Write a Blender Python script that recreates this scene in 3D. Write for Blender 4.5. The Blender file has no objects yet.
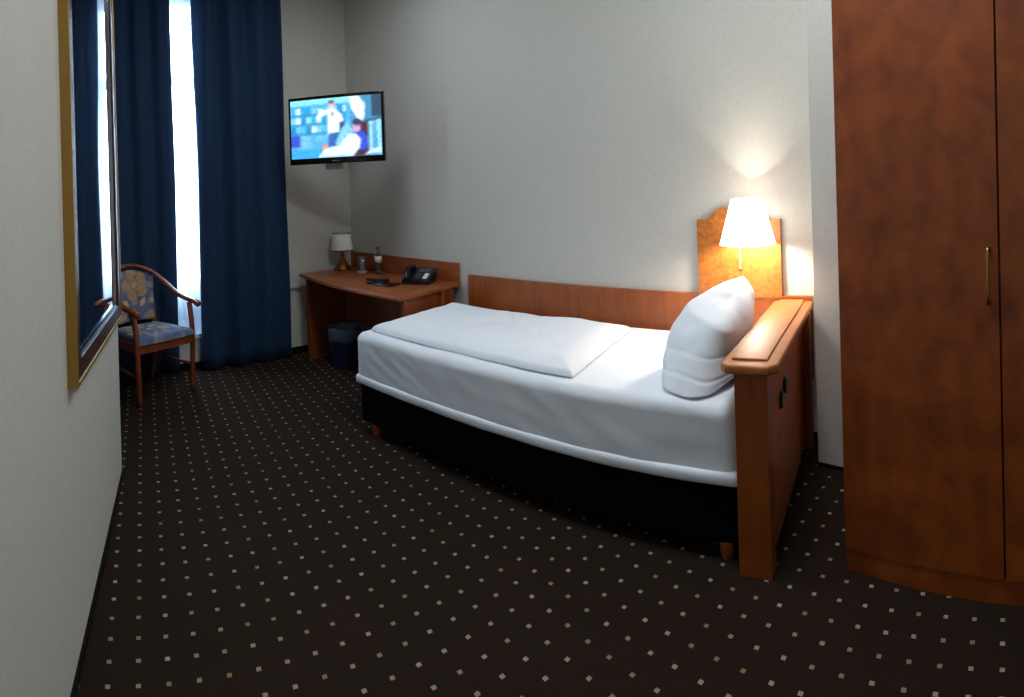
import bpy, bmesh, math, random
from mathutils import Vector, Matrix, noise
random.seed(7)
PI = math.pi
S = bpy.context.scene
C = S.collection

# ------------------------------------------------------------------ helpers
def lin(c):
    return tuple((v/12.92 if v <= .04045 else ((v+.055)/1.055)**2.4) for v in [x/255 for x in c])

def obj(name, bm, mat, parent=None, smooth=False, loc=None, rot=None):
    me = bpy.data.meshes.new(name)
    bmesh.ops.recalc_face_normals(bm, faces=bm.faces)
    bm.to_mesh(me); bm.free()
    if smooth:
        for p in me.polygons: p.use_smooth = True
    o = bpy.data.objects.new(name, me); C.objects.link(o)
    mats = mat if isinstance(mat, (list, tuple)) else [mat]
    for m in mats: me.materials.append(m)
    if parent: o.parent = parent
    if loc is not None: o.location = loc
    if rot is not None: o.rotation_euler = rot
    return o

def empty(name, label, cat, loc=(0, 0, 0), rz=0, group=None):
    o = bpy.data.objects.new(name, None); C.objects.link(o)
    o.empty_display_size = .05
    o.location = loc; o.rotation_euler = (0, 0, rz)
    return tag(o, label, cat, group)

def tag(o, label, cat, group=None, kind=None):
    o['label'] = label; o['category'] = cat
    if group: o['group'] = group
    if kind: o['kind'] = kind
    return o

def structure(o, label):
    o['kind'] = 'structure'; o['label'] = label; o['category'] = o.name.split('_')[0]
    return o

def nb(): return bmesh.new()

def box(bm, x0, x1, y0, y1, z0, z1, bev=0, seg=2, M=None, mi=0):
    r = bmesh.ops.create_cube(bm, size=1)
    vs = r['verts']
    bmesh.ops.scale(bm, vec=(x1-x0, y1-y0, z1-z0), verts=vs)
    bmesh.ops.translate(bm, vec=((x0+x1)/2, (y0+y1)/2, (z0+z1)/2), verts=vs)
    fs = set(f for v in vs for f in v.link_faces)
    for f in fs: f.material_index = mi
    if bev:
        es = list(set(e for v in vs for e in v.link_edges))
        r = bmesh.ops.bevel(bm, geom=es, offset=bev, segments=seg, profile=.5, affect='EDGES')
        vs = list(set(v for f in r['faces'] for v in f.verts) | set(v for v in vs if v.is_valid))
        for f in r['faces']: f.material_index = mi
    if M is not None: bmesh.ops.transform(bm, matrix=M, verts=vs)
    return vs

def prism(bm, pts, z0, z1, bev=0, M=None):
    vb = [bm.verts.new((p[0], p[1], z0)) for p in pts]
    f = bm.faces.new(vb)
    r = bmesh.ops.extrude_face_region(bm, geom=[f])
    vt = [g for g in r['geom'] if isinstance(g, bmesh.types.BMVert)]
    bmesh.ops.translate(bm, vec=(0, 0, z1-z0), verts=vt)
    vs = vb+vt
    if bev:
        es = [e for e in set(e for v in vs for e in v.link_edges) if abs(e.verts[0].co.z-e.verts[1].co.z) < 1e-6]
        r = bmesh.ops.bevel(bm, geom=es, offset=bev, segments=3, profile=.5, affect='EDGES')
        vs = [v for v in bm.verts]
    if M is not None: bmesh.ops.transform(bm, matrix=M, verts=vs)
    return vs

def lathe(bm, prof, n=32, M=None, cap0=True, cap1=True):
    rings = []
    for r, z in prof:
        rings.append([bm.verts.new((r*math.cos(2*PI*k/n), r*math.sin(2*PI*k/n), z)) for k in range(n)])
    for a, b in zip(rings[:-1], rings[1:]):
        for k in range(n):
            bm.faces.new((a[k], a[(k+1) % n], b[(k+1) % n], b[k]))
    if cap0: bm.faces.new(rings[0][::-1])
    if cap1: bm.faces.new(rings[-1])
    vs = [v for r in rings for v in r]
    if M is not None: bmesh.ops.transform(bm, matrix=M, verts=vs)
    return vs

def spline(pts, n=8):
    P = [Vector(p) for p in pts]; out = []
    for i in range(len(P)-1):
        p0 = P[i-1] if i else P[0]*2-P[1]
        p1, p2 = P[i], P[i+1]
        p3 = P[i+2] if i+2 < len(P) else P[-1]*2-P[-2]
        for k in range(n):
            t = k/n
            out.append(.5*((2*p1)+(-p0+p2)*t+(2*p0-5*p1+4*p2-p3)*t*t+(-p0+3*p1-3*p2+p3)*t**3))
    out.append(P[-1]); return out

def tube(bm, pts, ra, rb=None, n=12, up=(0, 0, 1), rads=None, caps=True):
    """sweep an oval (ra along side, rb along up) along pts"""
    rb = rb or ra
    P = [Vector(p) for p in pts]; up = Vector(up); rings = []
    for i, p in enumerate(P):
        t = (P[min(i+1, len(P)-1)]-P[max(i-1, 0)]).normalized()
        s = t.cross(up)
        if s.length < 1e-3: s = t.cross(Vector((1, 0, 0)))
        s.normalize(); u = s.cross(t).normalized()
        k = rads[i] if rads else 1
        rings.append([bm.verts.new(p+s*(ra*k*math.cos(2*PI*j/n))+u*(rb*k*math.sin(2*PI*j/n))) for j in range(n)])
    for a, b in zip(rings[:-1], rings[1:]):
        for k in range(n):
            bm.faces.new((a[k], a[(k+1) % n], b[(k+1) % n], b[k]))
    if caps:
        bm.faces.new(rings[0][::-1]); bm.faces.new(rings[-1])

def subsurf(o, lv=2):
    m = o.modifiers.new('sub', 'SUBSURF'); m.levels = lv; m.render_levels = lv
    for p in o.data.polygons: p.use_smooth = True

def smooth_by_angle(o, deg=35):
    me = o.data
    for p in me.polygons: p.use_smooth = True
    bm = bmesh.new(); bm.from_mesh(me)
    for e in bm.edges:
        if len(e.link_faces) == 2 and e.calc_face_angle(0) > math.radians(deg): e.smooth = False
    bm.to_mesh(me); bm.free()

# ------------------------------------------------------------------ materials
def mat(name, col, rough=.5, metal=0, spec=.5, **kw):
    m = bpy.data.materials.new(name); m.use_nodes = True
    b = m.node_tree.nodes['Principled BSDF']
    b.inputs['Base Color'].default_value = (*lin(col), 1) if max(col) > 1 else (*col, 1)
    b.inputs['Roughness'].default_value = rough
    b.inputs['Metallic'].default_value = metal
    b.inputs['Specular IOR Level'].default_value = spec
    for k, v in kw.items(): b.inputs[k].default_value = v
    return m

def N(m, t, **kw):
    n = m.node_tree.nodes.new(t)
    for k, v in kw.items(): setattr(n, k, v)
    return n
def Lk(m, a, b): m.node_tree.links.new(a, b)

def noise_col(m, c1, c2, scale=(1, 1, 1), nscale=8, detail=6, bump=0, dist=0, p0=.3, p1=.7, rough=None, extra=None):
    b = m.node_tree.nodes['Principled BSDF']
    tc = N(m, 'ShaderNodeTexCoord'); mp = N(m, 'ShaderNodeMapping'); mp.inputs['Scale'].default_value = scale
    nz = N(m, 'ShaderNodeTexNoise'); nz.inputs['Scale'].default_value = nscale; nz.inputs['Detail'].default_value = detail
    nz.inputs['Distortion'].default_value = dist
    cr = N(m, 'ShaderNodeValToRGB')
    cr.color_ramp.elements[0].position = p0; cr.color_ramp.elements[1].position = p1
    cr.color_ramp.elements[0].color = (*lin(c1), 1); cr.color_ramp.elements[1].color = (*lin(c2), 1)
    Lk(m, tc.outputs['Object'], mp.inputs[0]); Lk(m, mp.outputs[0], nz.inputs['Vector'])
    Lk(m, nz.outputs['Fac'], cr.inputs[0]); out = cr.outputs[0]
    if extra:   # second, larger blotch layer
        n2 = N(m, 'ShaderNodeTexNoise'); n2.inputs['Scale'].default_value = extra[0]; n2.inputs['Detail'].default_value = 4
        Lk(m, tc.outputs['Object'], n2.inputs['Vector'])
        r2 = N(m, 'ShaderNodeValToRGB'); r2.color_ramp.elements[0].position = .35; r2.color_ramp.elements[1].position = .65
        r2.color_ramp.elements[0].color = (extra[1],)*3+(1,); r2.color_ramp.elements[1].color = (1, 1, 1, 1)
        Lk(m, n2.outputs['Fac'], r2.inputs[0])
        mx = N(m, 'ShaderNodeMix', data_type='RGBA', blend_type='MULTIPLY'); mx.inputs[0].default_value = 1
        Lk(m, out, mx.inputs[6]); Lk(m, r2.outputs[0], mx.inputs[7]); out = mx.outputs[2]
    Lk(m, out, b.inputs['Base Color'])
    if bump:
        bp = N(m, 'ShaderNodeBump'); bp.inputs['Strength'].default_value = bump; bp.inputs['Distance'].default_value = .01
        Lk(m, nz.outputs['Fac'], bp.inputs['Height']); Lk(m, bp.outputs[0], b.inputs['Normal'])
    return m

def wood(name, dark, light, axis, rough=.35, sc=3.0, blotch=.75):
    m = mat(name, light, rough)
    s = [14, 14, 14]; s[axis] = 1.6
    return noise_col(m, dark, light, tuple(s), sc*.5, 8, .03, .6, .3, .72, extra=(5, blotch))

M = {}
M['wall'] = noise_col(mat('painted_wall', (196, 194, 186), .85), (190, 189, 182), (198, 196, 190), (1, 1, 1), 60, 4, .05)
M['ceiling'] = mat('ceiling_paint', (215, 213, 206), .9)
M['base'] = mat('dark_baseboard', (20, 15, 13), .9, spec=.1)
M['bedwood_x'] = wood('cherry_board_lengthwise', (140, 70, 30), (166, 90, 40), 2, blotch=.86)
M['bedwood_y'] = wood('cherry_board_crosswise', (170, 98, 48), (190, 116, 58), 1, .48)
M['bedwood_z'] = wood('cherry_board_upright', (142, 68, 22), (168, 88, 32), 2)
M['deskwood'] = wood('desk_cherry', (132, 66, 30), (172, 96, 50), 0)
M['deskwood_z'] = wood('desk_cherry_upright', (118, 56, 26), (150, 78, 40), 2)
M['burl'] = noise_col(mat('burl_panel', (196, 122, 54), .35), (150, 84, 34), (196, 124, 54), (1, 1, 1), 26, 10, .02, 1.5, .3, .7, extra=(6, .8))
M['wardwood'] = noise_col(mat('wardrobe_cherry', (150, 66, 26), .42), (116, 48, 12), (156, 76, 22), (3, 3, 2.2), 3.4, 12, .015, .25, .3, .7, extra=(3.0, .80))
M['dark_gap'] = mat('dark_gap', (14, 8, 6), .8)
M['chairwood'] = wood('bentwood_cherry', (120, 56, 28), (164, 84, 46), 2, .28)
M['black'] = mat('black_plastic', (14, 14, 16), .35)
M['blackgloss'] = mat('black_gloss', (6, 6, 9), .12)
M['grey'] = mat('grey_plastic', (70, 74, 80), .4)
M['white'] = mat('white_plastic', (220, 220, 216), .45)
M['brass'] = mat('brass', (190, 150, 84), .25, 1)
M['copper'] = mat('copper_brown_metal', (150, 92, 48), .3, .9)
M['gold'] = mat('gilt_edge', (176, 138, 70), .4, .7)
M['steel'] = mat('brushed_steel', (190, 188, 180), .25, 1)
M['mirror'] = mat('mirror_silver', (235, 238, 240), .02, 1)
M['bevel'] = mat('silver_bevel', (200, 206, 216), .12, 1)
M['framedark'] = wood('dark_frame_wood', (54, 34, 24), (84, 54, 36), 2, .3)
M['linen'] = noise_col(mat('white_linen', (232, 236, 244), .85), (226, 231, 241), (236, 240, 248), (1, 1, 1), 300, 2, .06)
M['linen'].node_tree.nodes['Principled BSDF'].inputs['Specular IOR Level'].default_value = .15
M['boxspring'] = noise_col(mat('black_base_cloth', (9, 9, 14), .95, spec=.05), (8, 8, 12), (12, 12, 18), (1, 1, 1), 200, 2, .05)
M['bin'] = mat('navy_bin', (16, 24, 58), .45)
M['liner'] = mat('bin_liner', (92, 110, 128), .35, Alpha=.75)
M['label'] = mat('paper_label', (214, 218, 222), .6)
M['red'] = mat('red_cap', (150, 50, 34), .4)

def curtain_mat():
    m = mat('navy_curtain', (33, 53, 82), .85, spec=.12)
    b = m.node_tree.nodes['Principled BSDF']
    b.inputs['Sheen Weight'].default_value = .10
    b.inputs['Sheen Tint'].default_value = (.25, .45, .9, 1)
    out = m.node_tree.nodes['Material Output']
    t = N(m, 'ShaderNodeBsdfTranslucent'); t.inputs[0].default_value = (*lin((20, 52, 100)), 1)
    mx = N(m, 'ShaderNodeMixShader'); mx.inputs[0].default_value = .03
    Lk(m, b.outputs[0], mx.inputs[1]); Lk(m, t.outputs[0], mx.inputs[2]); Lk(m, mx.outputs[0], out.inputs[0])
    return m
M['curtain'] = curtain_mat()

def sheer_mat():
    m = bpy.data.materials.new('sheer_voile'); m.use_nodes = True; nt = m.node_tree
    nt.nodes.remove(nt.nodes['Principled BSDF'])
    out = nt.nodes['Material Output']
    tr = N(m, 'ShaderNodeBsdfTransparent'); tr.inputs[0].default_value = (1, 1, 1, 1)
    tl = N(m, 'ShaderNodeBsdfTranslucent'); tl.inputs[0].default_value = (.80, .90, 1, 1)
    df = N(m, 'ShaderNodeBsdfDiffuse'); df.inputs[0].default_value = (.72, .80, .92, 1)
    a = N(m, 'ShaderNodeMixShader'); a.inputs[0].default_value = .45
    b = N(m, 'ShaderNodeMixShader'); b.inputs[0].default_value = .55
    Lk(m, tl.outputs[0], a.inputs[1]); Lk(m, df.outputs[0], a.inputs[2])
    Lk(m, tr.outputs[0], b.inputs[1]); Lk(m, a.outputs[0], b.inputs[2]); Lk(m, b.outputs[0], out.inputs[0])
    return m
M['sheer'] = sheer_mat()

def pane_mat(name, tint=(1, 1, 1), gloss=.06):
    m = bpy.data.materials.new(name); m.use_nodes = True; nt = m.node_tree
    nt.nodes.remove(nt.nodes['Principled BSDF'])
    out = nt.nodes['Material Output']
    tr = N(m, 'ShaderNodeBsdfTransparent'); tr.inputs[0].default_value = (*tint, 1)
    gl = N(m, 'ShaderNodeBsdfGlossy'); gl.inputs['Roughness'].default_value = .03
    mx = N(m, 'ShaderNodeMixShader'); mx.inputs[0].default_value = gloss
    Lk(m, tr.outputs[0], mx.inputs[1]); Lk(m, gl.outputs[0], mx.inputs[2]); Lk(m, mx.outputs[0], out.inputs[0])
    return m
M['pane'] = pane_mat('window_pane')
M['glass'] = pane_mat('tumbler_glass', (.86, .9, .92), .16)
M['bottleglass'] = pane_mat('bottle_glass', (.62, .74, .70), .16)

def emis(name, col, st):
    m = bpy.data.materials.new(name); m.use_nodes = True; nt = m.node_tree
    b = nt.nodes['Principled BSDF']; b.inputs['Base Color'].default_value = (*col, 1)
    b.inputs['Emission Color'].default_value = (*col, 1); b.inputs['Emission Strength'].default_value = st
    return m
M['shade_lit'] = emis('lit_lamp_shade', (1, .89, .78), 4.6)
M['bulb'] = emis('lit_bulb', (1, .8, .55), 10)
M['shade_off'] = mat('white_lamp_shade', (242, 244, 246), .8)

def vcol_mat(name, emit=0, rough=.8):
    m = bpy.data.materials.new(name); m.use_nodes = True
    b = m.node_tree.nodes['Principled BSDF']; b.inputs['Roughness'].default_value = rough
    a = N(m, 'ShaderNodeVertexColor'); a.layer_name = 'Col'
    Lk(m, a.outputs[0], b.inputs['Base Color'])
    if emit:
        b.inputs['Base Color'].default_value = (0, 0, 0, 1)
        m.node_tree.links.remove(b.inputs['Base Color'].links[0])
        b.inputs['Base Color'].default_value = (.01, .01, .01, 1)
        Lk(m, a.outputs[0], b.inputs['Emission Color']); b.inputs['Emission Strength'].default_value = emit
    return m
def paint(o, fn):
    """one colour per face corner, from fn(vertex co) -> srgb 0-255"""
    me = o.data
    ca = me.color_attributes.new('Col', 'FLOAT_COLOR', 'POINT')
    for i, v in enumerate(me.vertices): ca.data[i].color = (*lin(fn(v.co)), 1)

# carpet ---------------------------------------------------------------
def carpet_mat():
    m = mat('dotted_carpet', (24, 18, 14), .95, spec=.1)
    b = m.node_tree.nodes['Principled BSDF']
    e1 = (.0205, .0895); e2 = (-.0893, .0232); O = (-1.677, .283)
    det = e1[0]*e2[1]-e2[0]*e1[1]
    a11, a12, a21, a22 = e2[1]/det, -e2[0]/det, -e1[1]/det, e1[0]/det
    tc = N(m, 'ShaderNodeTexCoord'); sp = N(m, 'ShaderNodeSeparateXYZ'); Lk(m, tc.outputs['Object'], sp.inputs[0])
    # slight waviness of the weave
    nz = N(m, 'ShaderNodeTexNoise'); nz.inputs['Scale'].default_value = 7; nz.inputs['Detail'].default_value = 1
    Lk(m, tc.outputs['Object'], nz.inputs['Vector'])
    def math_(op, a, bb):
        n = N(m, 'ShaderNodeMath', operation=op)
        for i, x in enumerate((a, bb)):
            if x is None: continue
            if isinstance(x, (int, float)): n.inputs[i].default_value = x
            else: Lk(m, x, n.inputs[i])
        return n.outputs[0]
    X = math_('SUBTRACT', sp.outputs[0], O[0]); Y = math_('SUBTRACT', sp.outputs[1], O[1])
    jit = math_('MULTIPLY', math_('SUBTRACT', nz.outputs['Fac'], .5), .10)
    def coord(p, q):
        u = math_('ADD', math_('MULTIPLY', X, p), math_('MULTIPLY', Y, q))
        u = math_('ADD', u, jit)
        return u, math_('ABSOLUTE', math_('SUBTRACT', math_('FRACT', math_('ADD', u, .5), None), .5), None)
    u, du = coord(a11, a12); v, dv = coord(a21, a22)
    d = math_('MULTIPLY', math_('LESS_THAN', du, .081), math_('LESS_THAN', dv, .081))
    # per-dot shade
    cb = N(m, 'ShaderNodeCombineXYZ')
    Lk(m, math_('ROUND', u, None), cb.inputs[0]); Lk(m, math_('ROUND', v, None), cb.inputs[1])
    wn = N(m, 'ShaderNodeTexWhiteNoise', noise_dimensions='3D'); Lk(m, cb.outputs[0], wn.inputs['Vector'])
    dc = N(m, 'ShaderNodeValToRGB')
    dc.color_ramp.elements[0].color = (*lin((128, 116, 80)), 1); dc.color_ramp.elements[1].color = (*lin((160, 146, 132)), 1)
    Lk(m, wn.outputs['Value'], dc.inputs[0])
    fz = N(m, 'ShaderNodeTexNoise'); fz.inputs['Scale'].default_value = 420; fz.inputs['Detail'].default_value = 2
    Lk(m, tc.outputs['Object'], fz.inputs['Vector'])
    bc = N(m, 'ShaderNodeValToRGB'); bc.color_ramp.elements[0].position = .3; bc.color_ramp.elements[1].position = .7
    bc.color_ramp.elements[0].color = (*lin((22, 15, 11)), 1); bc.color_ramp.elements[1].color = (*lin((50, 36, 28)), 1)
    Lk(m, fz.outputs['Fac'], bc.inputs[0])
    mx = N(m, 'ShaderNodeMix', data_type='RGBA'); Lk(m, d, mx.inputs[0])
    Lk(m, bc.outputs[0], mx.inputs[6]); Lk(m, dc.outputs[0], mx.inputs[7])
    Lk(m, mx.outputs[2], b.inputs['Base Color'])
    bp = N(m, 'ShaderNodeBump'); bp.inputs['Strength'].default_value = .4; bp.inputs['Distance'].default_value = .004
    Lk(m, fz.outputs['Fac'], bp.inputs['Height']); Lk(m, bp.outputs[0], b.inputs['Normal'])
    return m
M['carpet'] = carpet_mat()

# ------------------------------------------------------------------ room shell
HZ = 3.5
def wall_bm(A, B, z0, z1, th, bm=None, side=1):
    """slab from A to B whose room face is on line AB; thickness away to the side"""
    bm = bm or nb(); A = Vector(A); B = Vector(B); d = (B-A).normalized(); n = Vector((-d.y, d.x))*side*th
    prism(bm, [A, B, B+n, A+n], z0, z1)
    return bm
KA = Vector((-.345, 3.037)); KB = Vector((-4.447, 3.202))      # bed wall line
def WY(x): return KA.y+(x-KA.x)*(KB.y-KA.y)/(KB.x-KA.x)
WANG = math.atan2(KA.y-KB.y, KA.x-KB.x)                        # direction of the bed wall, left to right
wd = Vector((math.cos(WANG), math.sin(WANG)))
WC = KB                                                        # corner with the window wall
wn = Vector((wd.y, -wd.x))                                     # from corner along the window wall (towards -Y)
def wx(y): return WC.x + wn.x/wn.y*(y-WC.y)                    # x of the window wall at y

structure(obj('floor', (lambda b: (box(b, -5.2, 2.4, -1.5, 3.6, -.1, 0), b)[1])(nb()), M['carpet']), 'dark brown carpet with small cream squares')
structure(obj('ceiling', (lambda b: (box(b, -5.2, 2.4, -1.5, 3.6, HZ, HZ+.1), b)[1])(nb()), M['ceiling']), 'plain white ceiling above the room')
structure(obj('wall_back', wall_bm(KA+wd*.02, KB-wd*.2, 0, HZ, .12, side=-1), M['wall']), 'white wall behind the bed and the desk')
PA = Vector((-.345, 2.79)); pd = Vector((.9285, -.3714))
# pier / right wall with its return to the bed wall
b = nb(); PB = PA+pd*2.6
prism(b, [PA, PB, PB+Vector((.37, .93))*.3, (-.345, 3.2)], 0, HZ)
structure(obj('wall_right', b, M['wall']), 'grey white wall between the bed and the wardrobe')
L0 = Vector((-2.926, .603)); ld = Vector((.9473, -.3204))
L1 = L0+ld*4.6
structure(obj('wall_left', wall_bm(L0, L1, 0, HZ, .12, side=-1), M['wall']), 'pale wall on the left that carries the mirror')
structure(obj('wall_alcove', wall_bm((-2.95, -1.3), (-2.95, .57), 0, HZ, .1, side=-1), M['wall']), 'wall closing the window alcove at the left')
structure(obj('wall_side', wall_bm((-2.9, -1.2), (-4.9, -1.2), 0, HZ, .1, side=1), M['wall']), 'side wall of the window alcove')
structure(obj('wall_front', wall_bm(L1+Vector((0, -.1)), PB+Vector((.1, .3)), 0, HZ, .1, side=-1), M['wall']), 'wall behind the photographer')
# window wall with opening; local frame: along t from corner (0) going toward -Y, thickness to -X side
def wseg(bm, t0, t1, z0, z1, d0=0, d1=.3):
    o = Vector((-wd.x, -wd.y))
    p = [WC+wn*t0+o*d0, WC+wn*t1+o*d0, WC+wn*t1+o*d1, WC+wn*t0+o*d1]
    prism(bm, p, z0, z1)
T0, T1 = 1.42, 2.60                                             # window opening along the wall
SZ0, SZ1 = .30, 3.25
b = nb()
wseg(b, -.3, T0, 0, HZ); wseg(b, T1, 4.7, 0, HZ); wseg(b, T0, T1, 0, SZ0); wseg(b, T0, T1, SZ1, HZ)
structure(obj('wall_window', b, M['wall']), 'white wall with the tall window')
# window
b = nb()
for t0, t1, z0, z1 in ((T0, T0+.07, SZ0, SZ1), (T1-.07, T1, SZ0, SZ1), (T0, T1, SZ0, SZ0+.07), (T0, T1, SZ1-.07, SZ1), (T0, T1, 2.46, 2.53),
                       ((T0+T1)/2+.22, (T0+T1)/2+.30, SZ0, SZ1)):
    wseg(b, t0, t1, z0, z1, .16, .23)
win = structure(obj('window_1', b, M['white']), 'tall white framed window with a transom bar behind sheer curtain')
M['tinted'] = pane_mat('blue_tinted_pane', (.030, .075, .15), .03)  # added pane; its tint stands in for dimmer bluish daylight low in the window
b = nb(); wseg(b, T0+.03, T1-.03, .74, SZ1-.03, .19, .196); obj('pane', b, M['pane'], win)
b = nb(); wseg(b, T0+.03, T1-.03, SZ0+.03, .70, .19, .196); o = obj('dimming_lower_pane', b, M['tinted'], win); o['label'] = 'added lower pane, tinted to imitate dimmer bluish daylight'
b = nb(); wseg(b, T0+.03, T1-.03, .70, .74, .17, .22); obj('cross_bar', b, M['white'], win)
b = nb(); wseg(b, T0-.04, T1+.04, SZ0-.035, SZ0, -.03, .16); obj('window_sill', b, M['white'], win)
# baseboards
def baseb(name, A, B, th=.015, h=.05, side=1, label=''):
    return structure(obj(name, wall_bm(A, B, 0, h, th, side=side), M['base']), label)
baseb('baseboard_left', L0, L1, side=1, h=.028, th=.012, label='thin dark baseboard under the mirror wall')
baseb('baseboard_back', KA-wd*.02, KB, side=1, h=.05, label='dark baseboard behind bed and desk')
baseb('baseboard_right', PA, PB, side=-1, h=.014, label='dark baseboard beside the wardrobe')
b = nb(); wseg(b, 0, 3.9, 0, .06, -.015, 0)
structure(obj('baseboard_window', b, M['base']), 'dark baseboard under the window')
b = nb(); wseg(b, .0, 1.15, .60, .63, -.025, 0)
structure(obj('trim_1', b, M['wall']), 'narrow painted ledge on the window wall beside the desk')

# ------------------------------------------------------------------ curtains
def curtain(name, y0, y1, xoff, amp, wl, z0, z1, mat_, label, cat, ph=0, th=.004, seed=0, group=None):
    bm = nb(); nu = int((y1-y0)/.012); nv = 28; rows = []
    for j in range(nv+1):
        v = j/nv; z = z0+(z1-z0)*v; row = []
        for i in range(nu+1):
            u = i/nu; y = y0+(y1-y0)*u
            k = 2*PI*y/wl+ph+1.1*noise.noise(Vector((y*2.2, z*.25, seed)))
            a = amp*(.75+.5*noise.noise(Vector((y*3, z*.4+9, seed))))
            s = math.sin(k)+.22*math.sin(2*k+1.3)
            x = wx(y)+xoff+a*s+.012*noise.noise(Vector((y*9, z*.8, seed+3)))*(amp/.04)
            yy = y+.35*a*math.cos(k)*(1-abs(2*u-1)**6)+.012*noise.noise(Vector((z*.9, y*.7, seed+5)))
            row.append(bm.verts.new((x, yy, z)))
        rows.append(row)
    for a_, b_ in zip(rows[:-1], rows[1:]):
        for i in range(nu): bm.faces.new((a_[i], a_[i+1], b_[i+1], b_[i]))
    o = obj(name, bm, mat_, smooth=True)
    m = o.modifiers.new('thick', 'SOLIDIFY'); m.thickness = th
    return tag(o, label, cat, group)
cl = curtain('curtain', -.25, 1.440, .068, .030, .19, .012, 3.38, M['curtain'], 'long navy blue curtain behind the armchair, left of the bright gap', 'curtain', ph=.6, seed=2)
cr = curtain('curtain', 1.632, 2.440, .106, .050, .25, .012, 3.38, M['curtain'], 'long navy blue curtain right of the bright gap, next to the desk', 'curtain', ph=2.2, seed=7)
sh = curtain('sheer_curtain', .35, 2.1, .018, .007, .05, .19, 3.38, M['sheer'], 'thin white sheer curtain glowing in the gap between the blue curtains', 'curtain', seed=11, th=.0008)
sh.modifiers.clear()
b = nb(); tube(b, [(wx(-.5)+.12, -.5, 3.40), (wx(2.7)+.12, 2.7, 3.40)], .018)
for y in (-.3, 1.2, 2.6): box(b, wx(y)+.1, wx(y)+.14, y-.01, y+.01, 3.41, HZ)
tag(obj('curtain_rail', b, M['white']), 'white curtain rail under the ceiling above the window', 'curtain rail')

# ------------------------------------------------------------------ wardrobe
W0 = Vector((-.160, 2.030)); wdir = Vector((.9190, -.3943)); wang = math.atan2(wdir.y, wdir.x)
wr = empty('wardrobe', 'tall cherry wood wardrobe with two doors at the right edge', 'wardrobe', (W0.x, W0.y, 0), wang)
DW = .592; WH = 2.62; n2 = 2
b = nb(); box(b, 0, DW*n2+.004, .02, .60, .085, WH, .002); obj('carcass', b, M['wardwood'], wr)
b = nb(); box(b, .004, DW*n2, .004, .58, 0, .085, .002); obj('plinth', b, M['wardwood'], wr)
for k in range(n2):
    b = nb(); box(b, k*DW+(.0035 if k else 0), (k+1)*DW-.0035, 0, .0185, .088, WH, .002)
    d = obj('door', b, M['wardwood'], wr)
    hx = (DW-.034) if k == 0 else 2*DW-.04
    b = nb()
    tube(b, spline([(hx, 0, 1.025), (hx, -.022, 1.032), (hx, -.03, 1.10), (hx, -.03, 1.13), (hx, -.022, 1.198), (hx, 0, 1.205)], 6), .0085, .006, up=(1, 0, 0))
    h = obj('handle', b, M['brass'], d, smooth=True)
    h['label'] = 'slim curved brass handle'

# ------------------------------------------------------------------ mirror
mang = math.atan2(ld.y, ld.x)
# local x runs along the wall towards the camera, local -y... room side is +normal
mn = Vector((-ld.y, ld.x))
mA = L0+ld*.27+mn*.020
mir = empty('wall_mirror', 'tall wall mirror with gilt outer edge and dark frame hanging on the left wall', 'mirror', (mA.x, mA.y, .885), mang-math.radians(1.2))
MW, MH, FT = 1.02, 2.0, .036
def ring(bm, x0, x1, z0, z1, w, y0, y1, z1w=None):
    box(bm, x0, x0+w, y0, y1, z0, z1, .002); box(bm, x1-w, x1, y0, y1, z0, z1, .002)
    box(bm, x0+w, x1-w, y0, y1, z0, z0+w, .002); box(bm, x0+w, x1-w, y0, y1, z1-w, z1, .002)
b = nb(); ring(b, 0, MW, 0, MH, .014, 0, FT); obj('gilt_edge', b, M['gold'], mir)
b = nb(); ring(b, .0141, MW-.0141, .0141, MH-.0141, .058, 0, FT-.004); obj('frame', b, M['framedark'], mir)
b = nb(); ring(b, .0725, MW-.0725, .0725, MH-.0725, .020, 0, FT-.012); obj('bevel_strip', b, M['bevel'], mir)
b = nb(); box(b, .093, MW-.093, 0.001, .016, .093, MH-.093); obj('mirror_glass', b, M['mirror'], mir)

# ------------------------------------------------------------------ bed
BX0, BX1, BY0, BY1 = -2.78, -.545, 2.0, 3.0
bed = empty('bed', 'single bed with white fitted sheet, black base and cherry head end', 'bed', (0, 0, 0))
b = nb(); box(b, BX0+.02, BX1, BY0+.02, BY1, .068, .305, .012, 3); obj('bed_base', b, M['boxspring'], bed)
for lx, ly in ((BX0+.14, BY0+.045), (BX1-.07, BY0+.045), (BX0+.14, BY1-.06), (BX1-.07, BY1-.06)):
    b = nb(); lathe(b, [(.021, 0), (.028, .03), (.030, .069)], 20, Matrix.Translation((lx, ly, 0)))
    obj('leg', b, M['bedwood_z'], bed, smooth=False)
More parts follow.
